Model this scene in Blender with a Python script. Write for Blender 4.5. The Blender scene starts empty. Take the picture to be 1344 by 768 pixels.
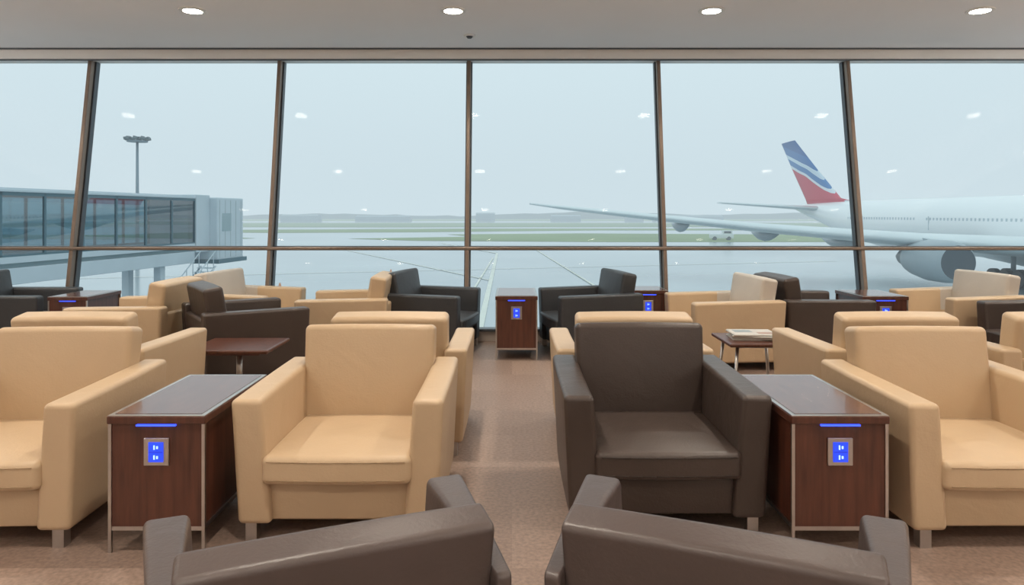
import bpy, bmesh, math, random
from mathutils import Vector, Matrix, Euler
random.seed(7)
S = bpy.context.scene
try:
    S.view_settings.view_transform = 'Standard'
    S.view_settings.look = 'None'
except Exception: pass
COL = S.collection

# ------------------------------------------------------------ materials
def mat(name, col, rough=.5, metal=0., spec=.5, var=0., vscale=8., bump=0., bscale=60., emit=None, estr=0., coat=0., stretch=(1,1,1), col2=None, soft=0.):
    m = bpy.data.materials.new(name); m.use_nodes = True
    nt = m.node_tree; N = nt.nodes; L = nt.links
    b = N['Principled BSDF']
    b.inputs['Base Color'].default_value = (*col, 1)
    b.inputs['Roughness'].default_value = rough
    b.inputs['Metallic'].default_value = metal
    b.inputs['Specular IOR Level'].default_value = spec
    b.inputs['Coat Weight'].default_value = coat
    b.inputs['Coat Roughness'].default_value = .08
    if emit:
        b.inputs['Emission Color'].default_value = (*emit, 1)
        b.inputs['Emission Strength'].default_value = estr
    tc = N.new('ShaderNodeTexCoord'); mp = N.new('ShaderNodeMapping')
    mp.inputs['Scale'].default_value = stretch
    L.new(tc.outputs['Object'], mp.inputs['Vector'])
    if var or col2:
        n = N.new('ShaderNodeTexNoise'); n.inputs['Scale'].default_value = vscale; n.inputs['Detail'].default_value = 5
        L.new(mp.outputs[0], n.inputs['Vector'])
        r = N.new('ShaderNodeValToRGB')
        c2 = col2 if col2 else tuple(c*(1-var) for c in col)
        c1 = col if col2 else tuple(min(1, c*(1+var)) for c in col)
        r.color_ramp.elements[0].color = (*c2, 1); r.color_ramp.elements[1].color = (*c1, 1)
        r.color_ramp.elements[0].position = .3; r.color_ramp.elements[1].position = .7
        L.new(n.outputs['Fac'], r.inputs[0]); L.new(r.outputs[0], b.inputs['Base Color'])
    if bump:
        n2 = N.new('ShaderNodeTexNoise'); n2.inputs['Scale'].default_value = bscale; n2.inputs['Detail'].default_value = 3
        L.new(mp.outputs[0], n2.inputs['Vector'])
        bp = N.new('ShaderNodeBump'); bp.inputs['Strength'].default_value = bump; bp.inputs['Distance'].default_value = .004
        L.new(n2.outputs['Fac'], bp.inputs['Height'])
        last=bp
        if soft:
            n3 = N.new('ShaderNodeTexNoise'); n3.inputs['Scale'].default_value = 7; n3.inputs['Detail'].default_value = 2; n3.inputs['Distortion'].default_value=.6
            L.new(mp.outputs[0], n3.inputs['Vector'])
            b3 = N.new('ShaderNodeBump'); b3.inputs['Strength'].default_value = soft; b3.inputs['Distance'].default_value = .03
            L.new(n3.outputs['Fac'], b3.inputs['Height']); L.new(bp.outputs[0], b3.inputs['Normal']); last=b3
        L.new(last.outputs[0], b.inputs['Normal'])
    return m

M_TAN = mat('tan_leather', (.56,.412,.262), .40, var=.03, vscale=4, bump=.2, bscale=110, soft=.13)
M_CREAM = mat('cream_leather', (.56,.51,.45), .5, var=.04, vscale=4, bump=.2, bscale=110, soft=.13)
M_DARK = mat('dark_brown_leather', (.060,.043,.036), .38, var=.08, vscale=4, bump=.25, bscale=110, soft=.14)
M_DARK2 = mat('taupe_leather', (.092,.070,.065), .38, var=.06, vscale=4, bump=.2, bscale=110, soft=.12)
M_CHAR = mat('charcoal_leather', (.042,.045,.050), .45, var=.08, vscale=4, bump=.2, bscale=110, soft=.14)
M_SEAM_T = mat('tan_seam', (.40,.28,.165), .6, var=.03); M_SEAM_D = mat('dark_seam', (.03,.02,.016), .6, var=.03)
M_STEEL = mat('brushed_steel', (.55,.53,.51), .3, metal=1, var=.05, vscale=30)
M_WOOD = mat('cherry_wood', (.120,.040,.023), .36, col2=(.062,.020,.012), vscale=7, stretch=(6,6,.6), coat=.2)
M_TOP = mat('table_top_lacquer', (.14,.058,.038), .22, spec=.6, col2=(.09,.036,.024), vscale=6, stretch=(8,1,1), coat=.4)
M_BLUE = mat('blue_led', (.02,.05,.6), .4, emit=(.03,.07,1), estr=2.5)
M_BLUE2 = mat('blue_socket_glow', (.02,.05,.6), .4, emit=(.015,.06,.9), estr=1.0)
M_WSOCK = mat('socket_pin_light', (.8,.9,1), .4, emit=(.3,.7,1), estr=1.0)
M_BLACK = mat('black_plastic', (.02,.02,.022), .4)
M_BRONZE = mat('bronze_anodised', (.25,.19,.15), .38, metal=.5, var=.08, vscale=3)
M_GREYFR = mat('grey_frame', (.09,.105,.12), .4, metal=.3)
M_ALU = mat('white_trim_paint', (.84,.85,.85), .5, var=.01)
M_WALL = mat('wall_paint', (.70,.68,.66), .8, var=.02)
M_CEIL = mat('ceiling_plaster', (.88,.89,.91), .85, var=.012, vscale=1.5)
M_WHITE = mat('white_plastic', (.8,.8,.78), .5)
M_LAMP = mat('lamp_lens', (1,.9,.75), .5, emit=(1,.90,.74), estr=38)

def carpet():
    m = bpy.data.materials.new('carpet'); m.use_nodes = True
    nt=m.node_tree; N=nt.nodes; L=nt.links; b=N['Principled BSDF']
    tc=N.new('ShaderNodeTexCoord')
    br=N.new('ShaderNodeTexBrick'); br.inputs['Scale'].default_value=1; br.offset=.5
    br.inputs['Brick Width'].default_value=.5; br.inputs['Row Height'].default_value=.5; br.inputs['Mortar Size'].default_value=.0
    br.inputs['Color1'].default_value=(.330,.240,.193,1); br.inputs['Color2'].default_value=(.240,.170,.136,1)
    L.new(tc.outputs['Object'], br.inputs['Vector'])
    mp=N.new('ShaderNodeMapping'); mp.inputs['Scale'].default_value=(60,60,1)
    L.new(tc.outputs['Object'], mp.inputs[0])
    n=N.new('ShaderNodeTexNoise'); n.inputs['Scale'].default_value=1; n.inputs['Detail'].default_value=4
    L.new(mp.outputs[0], n.inputs['Vector'])
    r=N.new('ShaderNodeValToRGB'); r.color_ramp.elements[0].position=.3; r.color_ramp.elements[1].position=.7
    r.color_ramp.elements[0].color=(.74,.74,.74,1); r.color_ramp.elements[1].color=(1.18,1.16,1.14,1)
    L.new(n.outputs['Fac'], r.inputs[0])
    mx=N.new('ShaderNodeMixRGB'); mx.blend_type='MULTIPLY'; mx.inputs[0].default_value=1
    L.new(br.outputs['Color'], mx.inputs[1]); L.new(r.outputs[0], mx.inputs[2])
    L.new(mx.outputs[0], b.inputs['Base Color'])
    b.inputs['Roughness'].default_value=.48
    bp=N.new('ShaderNodeBump'); bp.inputs['Strength'].default_value=.3; bp.inputs['Distance'].default_value=.003
    L.new(n.outputs['Fac'], bp.inputs['Height']); L.new(bp.outputs[0], b.inputs['Normal'])
    return m
M_CARPET=carpet()

def glassmat(name, tint, refl, rough=0.):
    m=bpy.data.materials.new(name); m.use_nodes=True
    nt=m.node_tree; N=nt.nodes; L=nt.links; N.clear()
    o=N.new('ShaderNodeOutputMaterial'); t=N.new('ShaderNodeBsdfTransparent'); g=N.new('ShaderNodeBsdfGlossy')
    mx=N.new('ShaderNodeMixShader')
    t.inputs[0].default_value=(*tint,1); g.inputs['Roughness'].default_value=rough
    mx.inputs[0].default_value=refl
    L.new(t.outputs[0],mx.inputs[1]); L.new(g.outputs[0],mx.inputs[2]); L.new(mx.outputs[0],o.inputs[0])
    return m
M_GLASS=glassmat('window_glass',(.965,.985,.988),.009,.025)
M_BGLASS=glassmat('jet_bridge_glass',(.28,.46,.53),.22)

# ------------------------------------------------------------ mesh helpers
def rbox(bm, size, loc, r=.02, mi=0, n=3, mid=2, rot=None, fn=None, smooth=True):
    hx,hy,hz=[s/2 for s in size]; r=min(r,hx*.98,hy*.98,hz*.98)
    def axis(h):
        out=[(h-r)+r*math.tan(k*math.pi/4/n) for k in range(0,n+1)]
        inner=[-(h-r)+2*(h-r)*k/mid for k in range(1,mid)]
        return [-v for v in reversed(out)]+inner+out
    A=[axis(hx),axis(hy),axis(hz)]; H=[hx,hy,hz]
    R=Euler(rot).to_matrix() if rot else Matrix.Identity(3)
    V={}
    def vert(p):
        k=(round(p[0],5),round(p[1],5),round(p[2],5))
        if k in V: return V[k]
        q=Vector([max(-(H[i]-r),min(H[i]-r,p[i])) for i in range(3)])
        d=Vector(p)-q
        if d.length>1e-9: d=d.normalized()*r
        c=q+d
        if fn: c=Vector(fn(c))
        v=bm.verts.new(R@c+Vector(loc)); V[k]=v; return v
    for ax in range(3):
        a,b=[(1,2),(2,0),(0,1)][ax]
        for s in (-1,1):
            for i in range(len(A[a])-1):
                for j in range(len(A[b])-1):
                    q=[]
                    for (ii,jj) in ((i,j),(i+1,j),(i+1,j+1),(i,j+1)):
                        p=[0,0,0]; p[ax]=s*H[ax]; p[a]=A[a][ii]; p[b]=A[b][jj]; q.append(vert(p))
                    if s<0: q.reverse()
                    try:
                        f=bm.faces.new(q); f.material_index=mi; f.smooth=smooth
                    except ValueError: pass

def box(bm, lo, hi, mi=0, bev=0):
    size=[hi[i]-lo[i] for i in range(3)]; loc=[(hi[i]+lo[i])/2 for i in range(3)]
    if bev: rbox(bm,size,loc,bev,mi,n=2,mid=1,smooth=False); return
    vs=[bm.verts.new((x,y,z)) for x in (lo[0],hi[0]) for y in (lo[1],hi[1]) for z in (lo[2],hi[2])]
    for q in ((0,1,3,2),(4,6,7,5),(0,4,5,1),(2,3,7,6),(0,2,6,4),(1,5,7,3)):
        f=bm.faces.new([vs[i] for i in q]); f.material_index=mi

def loft(bm, rings, mi=0, smooth=True, cap=True):
    RV=[[bm.verts.new(p) for p in r] for r in rings]
    n=len(RV[0])
    for a,b in zip(RV[:-1],RV[1:]):
        for i in range(n):
            f=bm.faces.new((a[i],a[(i+1)%n],b[(i+1)%n],b[i])); f.material_index=mi; f.smooth=smooth
    if cap:
        for r in (RV[0],RV[-1]):
            f=bm.faces.new(r); f.material_index=mi
def tube(bm,p0,p1,r0,r1=None,seg=16,mi=0,smooth=True):
    if r1 is None: r1=r0
    p0=Vector(p0);p1=Vector(p1); d=(p1-p0).normalized()
    u=d.orthogonal().normalized(); v=d.cross(u)
    rings=[[p+(u*math.cos(2*math.pi*i/seg)+v*math.sin(2*math.pi*i/seg))*r for i in range(seg)] for p,r in ((p0,r0),(p1,r1))]
    loft(bm,rings,mi,smooth)

def mesh(name,fn,mats):
    bm=bmesh.new(); fn(bm); bmesh.ops.recalc_face_normals(bm,faces=bm.faces)
    me=bpy.data.meshes.new(name); bm.to_mesh(me); bm.free()
    for m in mats: me.materials.append(m)
    return me
def obj(name,me,loc=(0,0,0),rz=0,parent=None):
    o=bpy.data.objects.new(name,me); COL.objects.link(o); o.location=loc; o.rotation_euler=(0,0,rz)
    if parent: o.parent=parent
    return o
def empty(name,loc=(0,0,0),rz=0):
    o=bpy.data.objects.new(name,None); COL.objects.link(o); o.location=loc; o.rotation_euler=(0,0,rz); o.empty_display_size=.2; return o

# ------------------------------------------------------------ room shell
XW=6.6; YB=-4.2; YWIN=6.97; LEAN=.155; CZ=3.06; WT=2.95
def simple(name,lo,hi,m,bev=0): return obj(name,mesh(name,lambda bm:box(bm,lo,hi,0,bev),[m]))
simple('floor',(-XW,YB,-.3),(XW,YWIN+.12,0),M_CARPET)
simple('wall_back',(-XW-.2,YB-.2,-.3),(XW+.2,YB,CZ+.3),M_WALL)
simple('wall_left',(-XW-.2,YB,-.3),(-XW,YWIN+.9,CZ+.3),M_WALL)
simple('wall_right',(XW,YB,-.3),(XW+.2,YWIN+.9,CZ+.3),M_WALL)
def ceilf(bm):
    box(bm,(-XW,YB,CZ),(XW,7.28,CZ+.25))
    box(bm,(-XW,7.31,CZ),(XW,7.75,CZ+.25))
    box(bm,(-XW,7.28,CZ+.06),(XW,7.31,CZ+.25),1)
obj('ceiling',mesh('ceiling',ceilf,[M_CEIL,M_GREYFR]))
def headf(bm):
    box(bm,(-XW,7.255,CZ-.015),(XW,7.28,CZ+.0),1)
    box(bm,(-XW,7.33,WT),(XW,7.52,CZ),0)
    box(bm,(-XW,7.322,WT-.010),(XW,7.34,WT+.006),1)
obj('trim_1',mesh('trim_1',headf,[M_ALU,M_GREYFR]))
def sillf(bm):
    box(bm,(-XW,YWIN-.06,0),(XW,YWIN+.03,.105),0,.006)
    box(bm,(-XW,YWIN-.075,.105),(XW,YWIN+.05,.13),1,.004)
obj('baseboard_window',mesh('baseboard_window',sillf,[mat('sill_panel',(.42,.36,.31),.5),M_GREYFR]))
simple('baseboard_left',(-XW,YB,0),(-XW+.02,YWIN-.1,.1),M_WALL)
simple('baseboard_right',(XW-.02,YB,0),(XW,YWIN-.1,.1),M_WALL)
simple('facade_base_wall',(-XW-.2,YWIN+.0,-4.6),(XW+.2,YWIN+.12,-.3),M_WALL)

def wy(z): return YWIN+LEAN*z
xs=[-.465+2.045*i for i in range(-3,4)]
xs=[-XW]+xs+[XW]
for i,(a,b) in enumerate(zip(xs[:-1],xs[1:])):
    def f(bm,a=a,b=b):
        v=[bm.verts.new((x,wy(z)+.03,z)) for x,z in ((a+.02,.1),(b-.02,.1),(b-.02,WT),(a+.02,WT))]
        bm.faces.new(v)
    obj('window_%d'%(i+1),mesh('window_%d'%(i+1),f,[M_GLASS]))
def framef(bm):
    ang=-math.atan(LEAN)
    for x in xs[1:-1]:
        ln=math.hypot(WT,LEAN*WT)
        rbox(bm,(.040,.07,ln),(x,wy(WT/2)-.03,WT/2),.006,0,n=1,mid=1,rot=(ang,0,0),smooth=False)
        rbox(bm,(.066,.07,ln),(x,wy(WT/2)+.045,WT/2),.004,1,n=1,mid=1,rot=(ang,0,0),smooth=False)
    z=.935
    rbox(bm,(2*XW,.05,.032),(0,wy(z)-.05,z),.008,0,n=2,mid=1,smooth=False)
    rbox(bm,(2*XW,.06,.045),(0,wy(z)+.04,z-.0),.004,1,n=1,mid=1,smooth=False)
obj('window_frame',mesh('window_frame',framef,[M_BRONZE,M_GREYFR]))

# downlights
def dlf(bm):
    seg=28; R=[(.112,0),(.112,-.008),(.080,-.010),(.074,.03)]
    for (r0,z0),(r1,z1) in zip(R[:-1],R[1:]):
        a=[bm.verts.new((r0*math.cos(2*math.pi*k/seg),r0*math.sin(2*math.pi*k/seg),z0)) for k in range(seg)]
        b=[bm.verts.new((r1*math.cos(2*math.pi*k/seg),r1*math.sin(2*math.pi*k/seg),z1)) for k in range(seg)]
        for k in range(seg):
            f=bm.faces.new((a[k],a[(k+1)%seg],b[(k+1)%seg],b[k])); f.smooth=True
    v=[bm.verts.new((.080*math.cos(2*math.pi*k/seg),.080*math.sin(2*math.pi*k/seg),-.0085)) for k in range(seg)]
    f=bm.faces.new(v); f.material_index=1
DL=mesh('downlight',dlf,[M_WHITE,M_LAMP])
for yy in (5.92,3.9,1.9,-.2,-2.4):
    for xx in (-5.03,-2.77,-.51,1.73,4.06,6.05):
        o=obj('downlight',DL,(xx,yy,CZ))
        ld=bpy.data.lights.new('downlight_lamp','AREA'); ld.shape='DISK'; ld.size=.12; ld.energy=14; ld.color=(1,.90,.77)
        ld.spread=math.radians(124)
        l=bpy.data.objects.new('downlight_lamp',ld); COL.objects.link(l); l.parent=o; l.location=(0,0,-.014)
# unseen uplights added on the side and back walls to brighten the ceiling
def ceiling_fill(name,lo,hi,loc,sx,sy,pw):
    e=simple(name,lo,hi,M_ALU)
    ld=bpy.data.lights.new('fill_uplight_lamp','AREA'); ld.shape='RECTANGLE'; ld.size=sx; ld.size_y=sy; ld.energy=pw; ld.color=(1,.95,.88)
    l=bpy.data.objects.new('fill_uplight_lamp',ld); COL.objects.link(l); l.parent=e; l.location=loc; l.rotation_euler=(math.pi,0,0)
ceiling_fill('fill_uplight',(-XW,YB,2.40),(-XW+.15,6.9,2.44),(-XW+.08,1.3,2.46),.08,10.5,65)
ceiling_fill('fill_uplight',(XW-.15,YB,2.40),(XW,6.9,2.44),(XW-.08,1.3,2.46),.08,10.5,65)
ceiling_fill('fill_uplight',(-XW+.2,YB,2.40),(XW-.2,YB+.15,2.44),(0,YB+.08,2.46),12,.08,65)
def sensf(bm):
    tube(bm,(0,0,0),(0,0,-.012),.06,.055,24); tube(bm,(0,0,-.012),(0,0,-.03),.035,.02,24,1)
obj('smoke_detector',mesh('smoke_detector',sensf,[M_WHITE,M_GREYFR]),(-.42,6.75,CZ))

# ------------------------------------------------------------ armchair
CW,CD=.84,.76; AH=.571
def chairf(bm):
    aw=.122
    for s in (-1,1):
        def fn(c,s=s):
            t=(c.z+.25)/.5
            x=c.x + s*.012*(t-.5)*2 + s*.004*(1-(c.y/.38)**2)
            x = x - s*0.012*(1-t) if (c.x*s)<0 else x
            y=c.y - (.012*(t-.5) if c.y<0 else -.02*(t-.5))
            return (x,y,c.z+.006*(c.y/.38)*(t))
        rbox(bm,(aw,CD,AH-.068),(s*(CW/2-aw/2-.012),0,.068+(AH-.068)/2),.022,0,n=4,mid=5,fn=fn)
    rbox(bm,(.60,.64,.150),(0,-.025,.150),.012,0,n=2,mid=2)
    def seat(c):
        u=c.x/.3; v=c.y/.29
        k=max(0,1-u*u)*max(0,1-v*v)
        z=c.z+(.024*k if c.z>0 else 0)
        y=c.y-.012*max(0,1-u*u) if c.y<-.2 else c.y
        return (c.x,y,z)
    rbox(bm,(.588,.60,.112),(0,-.100,.289),.026,0,n=4,mid=6,fn=seat)
    def back(c):
        u=c.x/.31; v=c.z/.27
        k=max(0,1-u*u)*max(0,1-v*v)
        y=c.y-(.024*k if c.y<0 else 0)
        z=c.z+.004*(1-u*u) if c.z>.2 else c.z
        x=c.x*(1+.02*(v))
        return (x,y,z)
    rbox(bm,(.618,.14,.515),(0,.265,.495),.028,0,n=4,mid=6,rot=(math.radians(-9),0,0),fn=back)
    rbox(bm,(.60,.05,.44),(0,.345,.30),.02,0,n=2,mid=2,rot=(math.radians(-3),0,0))
    for sx in (-1,1):
        for sy in (-1,1):
            box(bm,(sx*.345-.022,sy*.34-.022,0),(sx*.345+.022,sy*.34+.022,.085),1)
    def run(pts,r=.0022):
        for a,b in zip(pts[:-1],pts[1:]): tube(bm,a,b,r,seg=6,mi=2)
    for z in (.326,.254):
        run([(x,-.4000-.012*max(0,1-(x/.3)**2),z) for x in [-.27+.54*k/10 for k in range(11)]])
def lowtub(bm):
    chairf(bm)
    for v in bm.verts:
        x,y,z=v.co
        t=max(0,min(1,(y/.38+1)/2))
        if abs(x)>.29:
            s=1 if x>0 else -1
            x=s*(.29+(abs(x)-.29)*(.86-.56*t))
        if z>.56: z=.56+(z-.56)*.60
        v.co=(x,y*.74,z)
CH={'tan':mesh('armchair_tan',chairf,[M_TAN,M_STEEL,M_SEAM_T]),'dark':mesh('armchair_dark',chairf,[M_DARK,M_STEEL,M_SEAM_D]),
    'taupe':mesh('armchair_tub',lowtub,[M_DARK2,M_STEEL,M_SEAM_D]),'char':mesh('armchair_char',chairf,[M_CHAR,M_STEEL,M_SEAM_D])}
_m=mesh('armchair_twotone',chairf,[M_TAN,M_STEEL,M_SEAM_T,M_CREAM])
for p in _m.polygons:
    if p.material_index==0 and p.center.z>.33 and abs(p.center.x)<.33 and p.center.y>.12: p.material_index=3
CH['two']=_m
def chair(kind,x,y,deg): return obj('armchair',CH[kind],(x,y,0),math.radians(deg))
# 0 faces -y (into the room), 180 faces the window, 90 faces +x, -90 faces -x
chair('tan',-2.12,3.00,2)
chair('tan',-.69,3.07,0)
chair('dark',.628,3.12,0)
chair('tan',1.95,3.01,0)
chair('tan',-2.38,4.02,180)
chair('tan',-.66,4.02,180)
chair('tan',.66,4.02,180)
chair('tan',2.09,4.02,180)
chair('tan',3.02,4.02,180)
chair('tan',-3.3,4.02,180)
chair('taupe',-.41,1.53,180+22); chair('taupe',.475,1.53,180-22)
chair('char',-4.62,6.38,97)
chair('tan',-3.07,5.66,-92)
chair('dark',-2.13,5.44,126)
chair('two',-2.50,6.47,80)
chair('tan',-1.46,6.15,-88)
chair('char',-.77,6.46,78)
chair('char',.72,6.46,-78)
chair('two',1.84,6.0,-85)
chair('dark',2.64,6.10,95)
chair('two',4.12,6.32,-82)
chair('dark',4.30,5.35,-90)

# ------------------------------------------------------------ side tables
TW,TD,TH=.37,.66,.525
def tablef(bm):
    for sx in (-1,1):
        for sy in (-1,1):
            box(bm,(sx*(TW/2-.006)-.006,sy*(TD/2-.006)-.006,0),(sx*(TW/2-.006)+.006,sy*(TD/2-.006)+.006,TH-.03),1)
    box(bm,(-TW/2+.012,-TD/2+.006,.10),(TW/2-.012,TD/2-.006,TH-.032),0)
    box(bm,(-TW/2+.006,-TD/2+.004,.085),(TW/2-.006,TD/2-.004,.10),1)
    rbox(bm,(TW+.006,TD+.01,.030),(0,0,TH-.016),.004,0,n=1,mid=1,smooth=False)
    box(bm,(-TW/2,-TD/2-.002,TH-.001),(TW/2,TD/2+.002,TH+.002),1)
    box(bm,(-TW/2+.018,-TD/2+.018,TH),(TW/2-.018,TD/2-.018,TH+.0035),2)
    box(bm,(-.075,-TD/2-.0065,TH-.038),(.075,-TD/2+.004,TH-.0325),3)
    box(bm,(-.048,-TD/2-.002,.335),(.048,-TD/2+.008,.440),1,.002)
    box(bm,(-.028,-TD/2-.005,.350),(.028,-TD/2+.0,.425),4)
    for z in (.368,.406):
        box(bm,(-.008,-TD/2-.007,z-.008),(-.003,-TD/2-.004,z+.008),5)
        box(bm,(.003,-TD/2-.007,z-.005),(.009,-TD/2-.004,z+.005),5)
    box(bm,(-.026,-TD/2-.006,.3865),(.026,-TD/2-.004,.3885),6)
TB=mesh('side_table',tablef,[M_WOOD,M_STEEL,M_TOP,M_BLUE,M_BLUE2,M_WSOCK,M_BLACK])
def stable(x,y,sc=(1,1,1)):
    o=obj('side_table',TB,(x,y,0)); o.scale=sc; return o
stable(-1.360,2.94); stable(1.255,2.94)
stable(.04,6.36,(1,1,1.08)); stable(-3.97,6.36,(.95,.8,1.05))
stable(1.29,6.66,(1.0,.6,1.08)); stable(3.36,6.4,(1.1,.8,1.05))

def pedf(bm):
    rbox(bm,(.54,.46,.028),(0,0,.395),.012,0,n=2,mid=1,smooth=False)
    rbox(bm,(.40,.34,.02),(0,0,.372),.008,0,n=2,mid=1,smooth=False)
    tube(bm,(0,0,.015),(0,0,.37),.02,mi=1)
    tube(bm,(0,0,0),(0,0,.014),.17,.165,32,1)
obj('pedestal_table',mesh('pedestal_table',pedf,[M_WOOD,M_STEEL]),(-1.86,4.66,0))
def coff(bm):
    rbox(bm,(.44,.44,.024),(0,0,.425),.01,0,n=2,mid=1,smooth=False)
    for sx in (-1,1):
        for sy in (-1,1): tube(bm,(sx*.15,sy*.15,.415),(sx*.19,sy*.19,0),.011,seg=10,mi=1)
    for s in (-1,1):
        tube(bm,(s*.15,-.15,.405),(s*.15,.15,.405),.008,seg=8,mi=1); tube(bm,(-.15,s*.15,.405),(.15,s*.15,.405),.008,seg=8,mi=1)
obj('coffee_table',mesh('coffee_table',coff,[M_WOOD,M_STEEL]),(1.66,4.72,0))
M_MAG=[mat('magazine_paper',(.55,.53,.49),.5),mat('magazine_cover_red',(.36,.2,.15),.35),mat('magazine_cover_teal',(.25,.30,.32),.35)]
def magf(bm):
    z=0
    for i in range(4):
        a=random.uniform(-.25,.25)
        rbox(bm,(.29,.22,.009),(random.uniform(-.01,.01),random.uniform(-.01,.01),z+.0045),.002,0,n=1,mid=1,rot=(0,0,a),smooth=False)
        rbox(bm,(.29,.22,.0015),(0,0,z+.0098),.0005,[0,1,2,0][i],n=1,mid=1,rot=(0,0,a),smooth=False)
        if i==3:
            rbox(bm,(.12,.09,.001),(-.06,.03,z+.0108),.0004,2,n=1,mid=1,rot=(0,0,a),smooth=False)
            rbox(bm,(.10,.05,.001),(.07,-.05,z+.0108),.0004,1,n=1,mid=1,rot=(0,0,a),smooth=False)
        z+=.0108
obj('magazine_stack',mesh('magazine_stack',magf,M_MAG),(1.66,4.72,.4375))

# ------------------------------------------------------------ exterior
GZ=-4.6
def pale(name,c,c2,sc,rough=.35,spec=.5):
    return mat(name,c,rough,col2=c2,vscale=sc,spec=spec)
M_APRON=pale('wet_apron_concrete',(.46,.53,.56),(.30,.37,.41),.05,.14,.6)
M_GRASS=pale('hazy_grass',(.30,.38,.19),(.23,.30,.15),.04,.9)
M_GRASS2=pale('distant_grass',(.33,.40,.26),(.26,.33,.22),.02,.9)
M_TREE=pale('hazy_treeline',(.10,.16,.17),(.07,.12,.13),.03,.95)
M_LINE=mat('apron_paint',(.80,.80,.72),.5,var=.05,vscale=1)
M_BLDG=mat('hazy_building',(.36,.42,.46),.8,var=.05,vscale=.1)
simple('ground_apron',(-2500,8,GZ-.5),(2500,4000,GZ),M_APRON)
def poly(name,pts,z,m):
    def f(bm): bm.faces.new([bm.verts.new((x,y,z)) for x,y in pts])
    return obj(name,mesh(name,f,[m]))
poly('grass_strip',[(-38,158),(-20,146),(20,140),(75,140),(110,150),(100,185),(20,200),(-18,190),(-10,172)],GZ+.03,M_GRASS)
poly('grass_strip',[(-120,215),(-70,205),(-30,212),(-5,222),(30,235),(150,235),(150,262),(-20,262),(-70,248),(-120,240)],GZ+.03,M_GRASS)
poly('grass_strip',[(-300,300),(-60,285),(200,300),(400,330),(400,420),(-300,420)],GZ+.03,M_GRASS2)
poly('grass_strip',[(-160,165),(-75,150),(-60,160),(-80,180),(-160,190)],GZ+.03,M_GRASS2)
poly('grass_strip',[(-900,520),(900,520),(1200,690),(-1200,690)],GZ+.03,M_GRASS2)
def linef(bm):
    def ln(a,b,w):
        a=Vector((*a,GZ+.04));b=Vector((*b,GZ+.04)); n=(b-a).cross(Vector((0,0,1))).normalized()*w/2
        bm.faces.new([bm.verts.new(p) for p in (a-n,b-n,b+n,a+n)])
    ln((-1.6,30),(-2.2,100),.35); ln((-2.2,100),(-14,135),.35)
    ln((-60,112),(90,112),.4); ln((-3.2,34),(-2.5,90),.18)
    ln((-2,60),(-26,108),.25); ln((-80,128),(100,126),.35)
    ln((8,30),(4,108),.25); ln((-45,60),(40,84),.25)
obj('apron_marking',mesh('apron_marking',linef,[M_LINE]))
def treef(bm):
    n=160; prev=None
    for i in range(n+1):
        x=-1100+2200*i/n; h=3.8+1.6*math.sin(i*.31)+random.uniform(0,1.6)+1.2*math.sin(i*.07+1)
        c=[bm.verts.new((x,700,GZ)),bm.verts.new((x,704,GZ+h)),bm.verts.new((x,730,GZ+h*1.05)),bm.verts.new((x,760,GZ))]
        if prev:
            for k in range(3): bm.faces.new((prev[k],c[k],c[k+1],prev[k+1]))
        prev=c
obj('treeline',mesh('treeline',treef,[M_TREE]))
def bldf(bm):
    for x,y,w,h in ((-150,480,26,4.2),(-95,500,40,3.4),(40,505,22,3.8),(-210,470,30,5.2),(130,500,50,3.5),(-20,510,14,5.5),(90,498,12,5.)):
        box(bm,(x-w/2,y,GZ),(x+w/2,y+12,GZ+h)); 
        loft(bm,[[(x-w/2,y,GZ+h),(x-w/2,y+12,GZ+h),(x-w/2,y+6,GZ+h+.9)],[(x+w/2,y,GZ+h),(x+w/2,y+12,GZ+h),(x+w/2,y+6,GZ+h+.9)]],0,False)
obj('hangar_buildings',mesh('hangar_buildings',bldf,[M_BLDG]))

# light mast
M_MAST=mat('mast_steel',(.20,.27,.32),.6)
def mastf(bm):
    tube(bm,(0,0,0),(0,0,15.9),.28,.15,12)
    tube(bm,(0,0,15.3),(0,0,15.45),1.25,1.25,20)
    tube(bm,(0,0,15.9),(0,0,16.0),.5,.4,14)
    for k in range(10):
        a=2*math.pi*k/10; x,y=1.35*math.cos(a),1.35*math.sin(a)
        tube(bm,(0,0,15.7),(x,y,15.7),.05,seg=6)
        rbox(bm,(.5,.5,.38),(x,y,15.75),.06,1,n=1,mid=1,rot=(.3*math.sin(a),-.3*math.cos(a),a),smooth=False)
obj('floodlight_mast',mesh('floodlight_mast',mastf,[M_MAST,mat('floodlight_head',(.12,.16,.18),.5)]),(-49.4,90,GZ))

# jet bridge
M_JB=mat('jet_bridge_panel',(.56,.63,.68),.5,var=.04,vscale=.6)
M_JBF=mat('jet_bridge_frame',(.08,.16,.20),.5)
M_JBI=mat('jet_bridge_interior',(.36,.49,.53),.8,var=.1,vscale=.5)
jb=empty('jet_bridge',(-18.6,40,0),0)
ax=Vector((-3.3,-26,0)); LN=ax.length; jang=math.atan2(ax.x,-ax.y)
def J(name,fn,mats):
    o=obj(name,mesh(name,fn,mats),parent=jb); o.rotation_euler=(0,0,-abs(jang)); return o
W=2.9; ZT=2.28; ZB=-.6
J('roof',lambda bm:(box(bm,(-W-.1,-LN,ZT-.12),(.1,0,ZT),0,.03),box(bm,(-W*.8,-LN,ZT),(-W*.2,0,ZT+.08),0)),[M_JB])
J('corridor_floor',lambda bm:(box(bm,(-W,-LN,ZB-.0),(0,0,ZB+.12)),box(bm,(.0,-LN,ZB-.12),(.06,0,ZB+.14),1),
   box(bm,(-W+.3,-LN,ZB-.35),(-.25,0,ZB-.02)),box(bm,(-W,-LN,ZB-1.0),(.02,0,ZB-.32),1,.03)),[M_JBI,M_JB])
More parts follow.
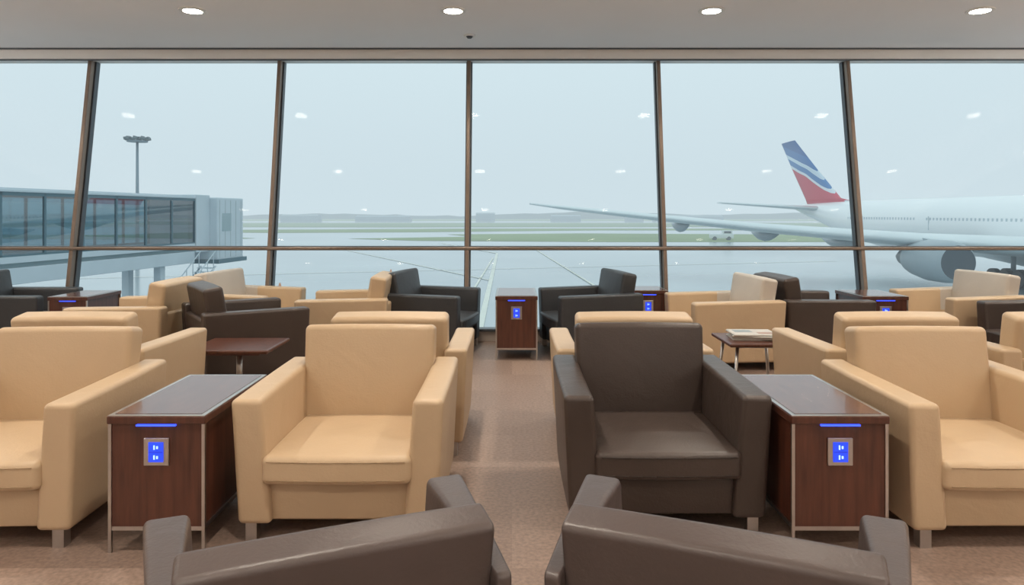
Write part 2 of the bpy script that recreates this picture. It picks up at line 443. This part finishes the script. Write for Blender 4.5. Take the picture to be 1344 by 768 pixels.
def jfr(bm):
    n=12
    for xx in (0,-W):
        for i in range(n+1):
            y=-LN*i/n; box(bm,(xx-.05,y-.05,ZB),(xx+.05,y+.05,ZT-.1))
        box(bm,(xx-.05,-LN,ZT-.26),(xx+.05,0,ZT-.12)); box(bm,(xx-.05,-LN,ZB+.1),(xx+.05,0,ZB+.22))
J('window_framing',jfr,[M_JBF])
def jg(bm):
    for xx in (.0,-W): bm.faces.new([bm.verts.new(p) for p in ((xx,-LN,ZB+.2),(xx,0,ZB+.2),(xx,0,ZT-.2),(xx,-LN,ZT-.2))])
J('corridor_glazing',jg,[M_BGLASS])
def cab(bm):
    box(bm,(-W-.3,0,-1.0),(.12,1.4,2.40),0,.05)
    box(bm,(-1.2,1.4,-1.55),(.62,4.4,2.26),0,.08)
    box(bm,(-3.2,1.2,-1.2),(-1.2,4.2,2.3),0,.08)
    box(bm,(-1.1,1.3,-1.75),(.75,4.6,-1.5),1)
    box(bm,(.615,1.9,.2),(.64,2.9,1.3),2)
    for k in range(5): box(bm,(.60,1.6+k*.62,-1.4),(.635,1.64+k*.62,2.1),3)
    box(bm,(-.4,-.03,ZB),(.1,.0,1.9),3)
J('cab',cab,[M_JB,M_JBF,mat('cab_glass',(.32,.42,.46),.1),mat('cab_seam',(.42,.47,.5),.6)])
def legs(bm):
    for y in (-2.5,-15):
        for x in (-.5,-W+.5):
            box(bm,(x-.2,y-.2,GZ+.5),(x+.2,y+.2,ZB-.9))
            tube(bm,(x-.25,y,GZ+.5),(x+.25,y,GZ+.5),.5,.5,20,1)
        box(bm,(-W+.2,y-.3,GZ+.8),(-.2,y+.3,GZ+1.2))
    for k in range(12): box(bm,(.4,-.4-k*.3,-1.9-k*.22),(1.3,-.1-k*.3,-1.85-k*.22))
    for xx in (.4,1.3):
        tube(bm,(xx,0,-1.8),(xx,-3.7,-4.5),.06,seg=6); tube(bm,(xx,0,-.9),(xx,-3.7,-3.5),.035,seg=6)
        for k in range(0,12,2): tube(bm,(xx,-.2-k*.3,-1.9-k*.22),(xx,-.2-k*.3,-1-k*.21),.025,seg=5)
J('legs_and_stair',legs,[M_JB,M_BLACK])

# ------------------------------------------------------------ airplane (heading -y)
M_AW=mat('aircraft_white',(.95,.96,.97),.3,var=.01,vscale=.3,coat=.3)
M_WING=mat('wing_grey',(.74,.79,.81),.32,var=.04,vscale=.3)
M_ENG=mat('nacelle_grey',(.36,.42,.46),.35,var=.05,vscale=.5)
M_DK=mat('aircraft_dark',(.08,.10,.12),.3)
def finmat():
    m=bpy.data.materials.new('tail_livery'); m.use_nodes=True
    nt=m.node_tree;N=nt.nodes;L=nt.links;b=N['Principled BSDF']; b.inputs['Roughness'].default_value=.35
    tc=N.new('ShaderNodeTexCoord'); sp=N.new('ShaderNodeSeparateXYZ'); L.new(tc.outputs['Object'],sp.inputs[0])
    mu=N.new('ShaderNodeMath'); mu.operation='MULTIPLY_ADD'; mu.inputs[1].default_value=-.28; L.new(sp.outputs['Y'],mu.inputs[0]); L.new(sp.outputs['Z'],mu.inputs[2])
    wv=N.new('ShaderNodeTexWave'); wv.inputs['Scale'].default_value=.16; wv.inputs['Distortion'].default_value=5; wv.inputs['Detail'].default_value=1; wv.inputs['Detail Scale'].default_value=.4
    L.new(tc.outputs['Object'],wv.inputs['Vector'])
    ad=N.new('ShaderNodeMath'); ad.operation='MULTIPLY_ADD'; ad.inputs[1].default_value=.9; L.new(wv.outputs['Fac'],ad.inputs[0]); L.new(mu.outputs[0],ad.inputs[2])
    mr=N.new('ShaderNodeMapRange'); mr.inputs['From Min'].default_value=-25.5; mr.inputs['From Max'].default_value=-17.5; L.new(ad.outputs[0],mr.inputs['Value'])
    r=N.new('ShaderNodeValToRGB'); cr=r.color_ramp; cr.interpolation='CONSTANT'
    cr.elements[0].position=0; cr.elements[0].color=(.66,.05,.10,1)
    cr.elements[1].position=.41; cr.elements[1].color=(.75,.79,.84,1)
    for p,c in ((.46,(.05,.20,.48,1)),(.56,(.60,.70,.80,1)),(.63,(.02,.14,.40,1)),(.78,(.008,.09,.31,1))):
        e=cr.elements.new(p); e.color=c
    L.new(mr.outputs[0],r.inputs[0]); L.new(r.outputs[0],b.inputs['Base Color'])
    return m
M_FIN=finmat()
AX=45.
plane=empty('airplane',(0,0,0))
def A(name,fn,mats): return obj(name,mesh(name,fn,mats),parent=plane)
def ring(x,y,z,rx,rz,n=36): return [(x+rx*math.cos(2*math.pi*k/n),y,z+rz*math.sin(2*math.pi*k/n)) for k in range(n)]
def fus(bm):
    R=2.9
    prof=[(18,.05,-.7),(18.4,.6,-.68),(19.5,1.25,-.6),(21.5,2.0,-.4),(24,2.55,-.15),(27,2.85,-.03),(30,R,0),(45,R,0),(60,R,0),(75,R,0),(82,2.85,.08),(88,2.5,.42),(94,1.95,.95),(100,1.3,1.5),(105,.75,1.95),(108,.35,2.2),(108.6,.05,2.25)]
    loft(bm,[ring(AX,y,z,r,r) for y,r,z in prof])
A('fuselage',fus,[M_AW])
def belly(bm):
    loft(bm,[ring(AX,y,-1.7,rx,rz) for y,rx,rz in ((40,.3,.2),(43,2.2,1.0),(47,3.3,1.6),(58,3.4,1.7),(63,2.6,1.3),(68,.4,.3))])
A('belly_fairing',belly,[M_WING])
def foil(le,te,th,n=10):
    le=Vector(le);te=Vector(te);up=[];dn=[]
    for k in range(n+1):
        t=(1-math.cos(math.pi*k/n))/2
        h=th*5*(.2969*math.sqrt(t)-.126*t-.3516*t*t+.2843*t**3-.1036*t**4)*(te-le).length
        p=le.lerp(te,t); up.append(p+Vector((0,0,h*1.15))); dn.append(p-Vector((0,0,h*.85)))
    return [tuple(p) for p in up]+[tuple(p) for p in reversed(dn[1:-1])]
def wing(bm,s):
    def X(d): return AX+s*d
    secs=[((X(1.5),44,-1.6),(X(1.5),60.5,-1.9),.12),((X(4),45.4,-1.45),(X(4),60.3,-1.7),.12),((X(13),50.5,-.85),(X(13),60.8,-1.0),.11),((X(24),56.8,.05),(X(24),64.6,0),.10),
          ((X(34),62.8,1.15),(X(34),68.2,1.1),.10),((X(40),66.6,1.85),(X(40),70.4,1.8),.10),((X(43.2),69.6,2.28),(X(43.2),71.4,2.26),.09)]
    loft(bm,[foil(*q) for q in secs])
A('wing_starboard',lambda bm:wing(bm,-1),[M_WING]); A('wing_port',lambda bm:wing(bm,1),[M_WING])
def flaps(bm):
    for s in (-1,1):
        for d,y,z in ((9,60.4,-1.3),(16,61.6,-.85),(22,63.4,-.25),(29,66.2,.5)):
            loft(bm,[ring(AX+s*d,y-4.5+k*1.1,z-.25-.28*math.sin(math.pi*k/6),.06+.30*math.sin(math.pi*k/6),.06+.42*math.sin(math.pi*k/6),12) for k in range(7)])
A('flap_track_fairings',flaps,[M_ENG])
def engines(bm):
    for s in (-1,1):
        x=AX+s*14.0; z=-2.15; y0=47.4; q=.86
        prof=[(0,1.42),(.25,1.62),(1.2,1.78),(3,1.78),(4.6,1.5),(5.2,1.3)]
        loft(bm,[ring(x,y0+a,z,r*q,r*q,28) for a,r in prof],0,True,False)
        loft(bm,[ring(x,y0+a,z,r*q,r*q,28) for a,r in ((0,1.42),(.5,1.33),(1.2,1.3))],1,True,True)
        loft(bm,[ring(x,y0+a,z,r*q,r*q,20) for a,r in ((.6,.05),(1.0,.35),(1.3,.45))],0)
        loft(bm,[ring(x,y0+a,z,r*q,r*q,24) for a,r in ((4.8,1.2),(5.2,1.0),(6.6,.7),(7.4,.25))],1)
        for k in range(18):
            a=2*math.pi*k/18; c,sn=math.cos(a)*q,math.sin(a)*q
            bm.faces.new([bm.verts.new(p) for p in ((x+.3*c,y0+1.05,z+.3*sn),(x+1.3*c-.1*sn,y0+.95,z+1.3*sn+.1*c),(x+1.3*c+.12*sn,y0+1.15,z+1.3*sn-.12*c))])
        loft(bm,[[(x-.2,y0+1.5,z+1.3),(x+.2,y0+1.5,z+1.3),(x+.2,y0+6,z+.6),(x-.2,y0+6,z+.6)],[(x-.15,y0+4.0,z+1.6),(x+.15,y0+4.0,z+1.6),(x+.15,y0+9,z+1.2),(x-.15,y0+9,z+1.2)]],0,False)
A('engines',engines,[M_ENG,M_DK])
def vfoil(le,te,th):
    p=foil((0,le[0],0),(0,te[0],0),th); return [(AX+q[2],q[1],le[1]) for q in p]
A('tail_fin',lambda bm:loft(bm,[vfoil((88,2.6),(104,2.6),.05),vfoil((93.5,3.4),(104.6,3.4),.08),vfoil((101,8),(109.3,8),.08),vfoil((108.6,12.9),(114,12.9),.07)]),[M_FIN])
def stab(bm):
    for s in (-1,1):
        loft(bm,[foil((AX+s*.3,96.5,1.9),(AX+s*.3,104.5,1.9),.09),foil((AX+s*12.8,104.6,2.9),(AX+s*12.8,107.6,2.9),.08)])
A('tailplane',stab,[M_WING])
def wins(bm):
    for s in (-1,1):
        y=28
        while y<86:
            if not (50<y<51.2 or 70<y<71.2):
                x=AX+s*(2.9*math.cos(.25)+.012); z=2.9*math.sin(.25)
                rbox(bm,(.03,.22,.28),(x,y,z),.014,0,n=1,mid=1,smooth=False)
            y+=.56
        for y in (33,51,69,82): box(bm,(AX+s*2.89-.03,y,-.4),(AX+s*2.89+.03,y+.05,1.0),0)
A('cabin_windows',wins,[mat('cabin_window',(.6,.66,.7),.3)])
def gear(bm):
    for x,y,n in ((AX-4.6,55,3),(AX+4.6,55,3),(AX,27,1)):
        tube(bm,(x,y,GZ+.7),(x,y,-1.5),.18,seg=10,mi=0)
        for k in range(n):
            yy=y+(k-(n-1)/2)*1.45
            for sx in (-.55,.55):
                tube(bm,(x+sx-.22,yy,GZ+.68),(x+sx+.22,yy,GZ+.68),.68,seg=24,mi=1)
            tube(bm,(x-.6,yy,GZ+.68),(x+.6,yy,GZ+.68),.12,seg=8)
        box(bm,(x-.12,y-n*.7,GZ+.6),(x+.12,y+n*.7,GZ+.8))
A('landing_gear',gear,[M_ENG,M_BLACK])

# ground vehicles
def veh(name,loc,rz,L_,W_,H_,cm):
    def f(bm):
        rbox(bm,(W_,L_,H_*.45),(0,0,H_*.42),.08,0,n=2,mid=1)
        rbox(bm,(W_*.92,L_*.42,H_*.42),(0,-L_*.24,H_*.80),.1,0,n=2,mid=1)
        rbox(bm,(W_*.94,L_*.30,H_*.24),(0,-L_*.24,H_*.84),.05,1,n=1,mid=1)
        for sx in (-1,1):
            for sy in (-1,1): tube(bm,(sx*W_*.5-.12,sy*L_*.3,H_*.2),(sx*W_*.5+.12,sy*L_*.3,H_*.2),H_*.2,seg=18,mi=1)
    return obj(name,mesh(name,f,[cm,M_DK]),loc,rz)
M_VW=mat('vehicle_white',(.72,.76,.78),.5,var=.03); M_ORG=mat('safety_orange',(.7,.3,.15),.6,var=.03)
veh('service_van',(46,150,GZ),1.4,5,2,2.1,M_VW)
veh('baggage_tractor',(-19.2,43.5,GZ),.4,3.2,1.6,1.9,M_VW)
def cone(bm):
    tube(bm,(0,0,.05),(0,0,.8),.22,.05,16); box(bm,(-.3,-.3,0),(.3,.3,.05)); tube(bm,(0,0,.3),(0,0,.45),.165,.125,16,1)
CN=mesh('traffic_cone',cone,[M_ORG,M_VW])
for p in ((-17,50),(-11,62)): obj('traffic_cone',CN,(p[0],p[1],GZ))

# haze over the airfield: homogeneous volume (in-scatter as emission + extinction)
def hazemat():
    m=bpy.data.materials.new('airfield_haze'); m.use_nodes=True
    nt=m.node_tree;N=nt.nodes;L=nt.links;N.clear()
    o=N.new('ShaderNodeOutputMaterial'); ab=N.new('ShaderNodeVolumeAbsorption'); em=N.new('ShaderNodeEmission'); ad=N.new('ShaderNodeAddShader')
    d=.0015; ab.inputs['Color'].default_value=(0,0,0,1); ab.inputs['Density'].default_value=d
    em.inputs['Color'].default_value=(.63,.745,.80,1); em.inputs['Strength'].default_value=d*1.02
    L.new(ab.outputs[0],ad.inputs[0]);L.new(em.outputs[0],ad.inputs[1]);L.new(ad.outputs[0],o.inputs['Volume'])
    return m
simple('haze_layer',(-2600,8.2,GZ-1),(2600,4100,140),hazemat())

# ------------------------------------------------------------ world + camera
w=bpy.data.worlds.new('overcast_sky'); S.world=w; w.use_nodes=True
N=w.node_tree.nodes; L=w.node_tree.links; bg=N['Background']
tc=N.new('ShaderNodeTexCoord'); sp=N.new('ShaderNodeSeparateXYZ'); L.new(tc.outputs['Generated'],sp.inputs[0])
r=N.new('ShaderNodeValToRGB'); L.new(sp.outputs['Z'],r.inputs[0])
cr=r.color_ramp; cr.elements[0].position=0; cr.elements[0].color=(.60,.715,.775,1); cr.elements[1].position=.35; cr.elements[1].color=(.685,.84,.875,1)
e=cr.elements.new(.08); e.color=(.625,.745,.80,1)
L.new(r.outputs[0],bg.inputs[0]); bg.inputs[1].default_value=1.12

cd=bpy.data.cameras.new('camera'); cam=bpy.data.objects.new('camera',cd); COL.objects.link(cam)
cam.location=(0,0,1.3); cam.rotation_euler=(math.radians(90),0,0)
cd.sensor_width=36; cd.lens=24; cd.shift_y=-104/1344; cd.clip_start=.05; cd.clip_end=6000
S.camera=cam
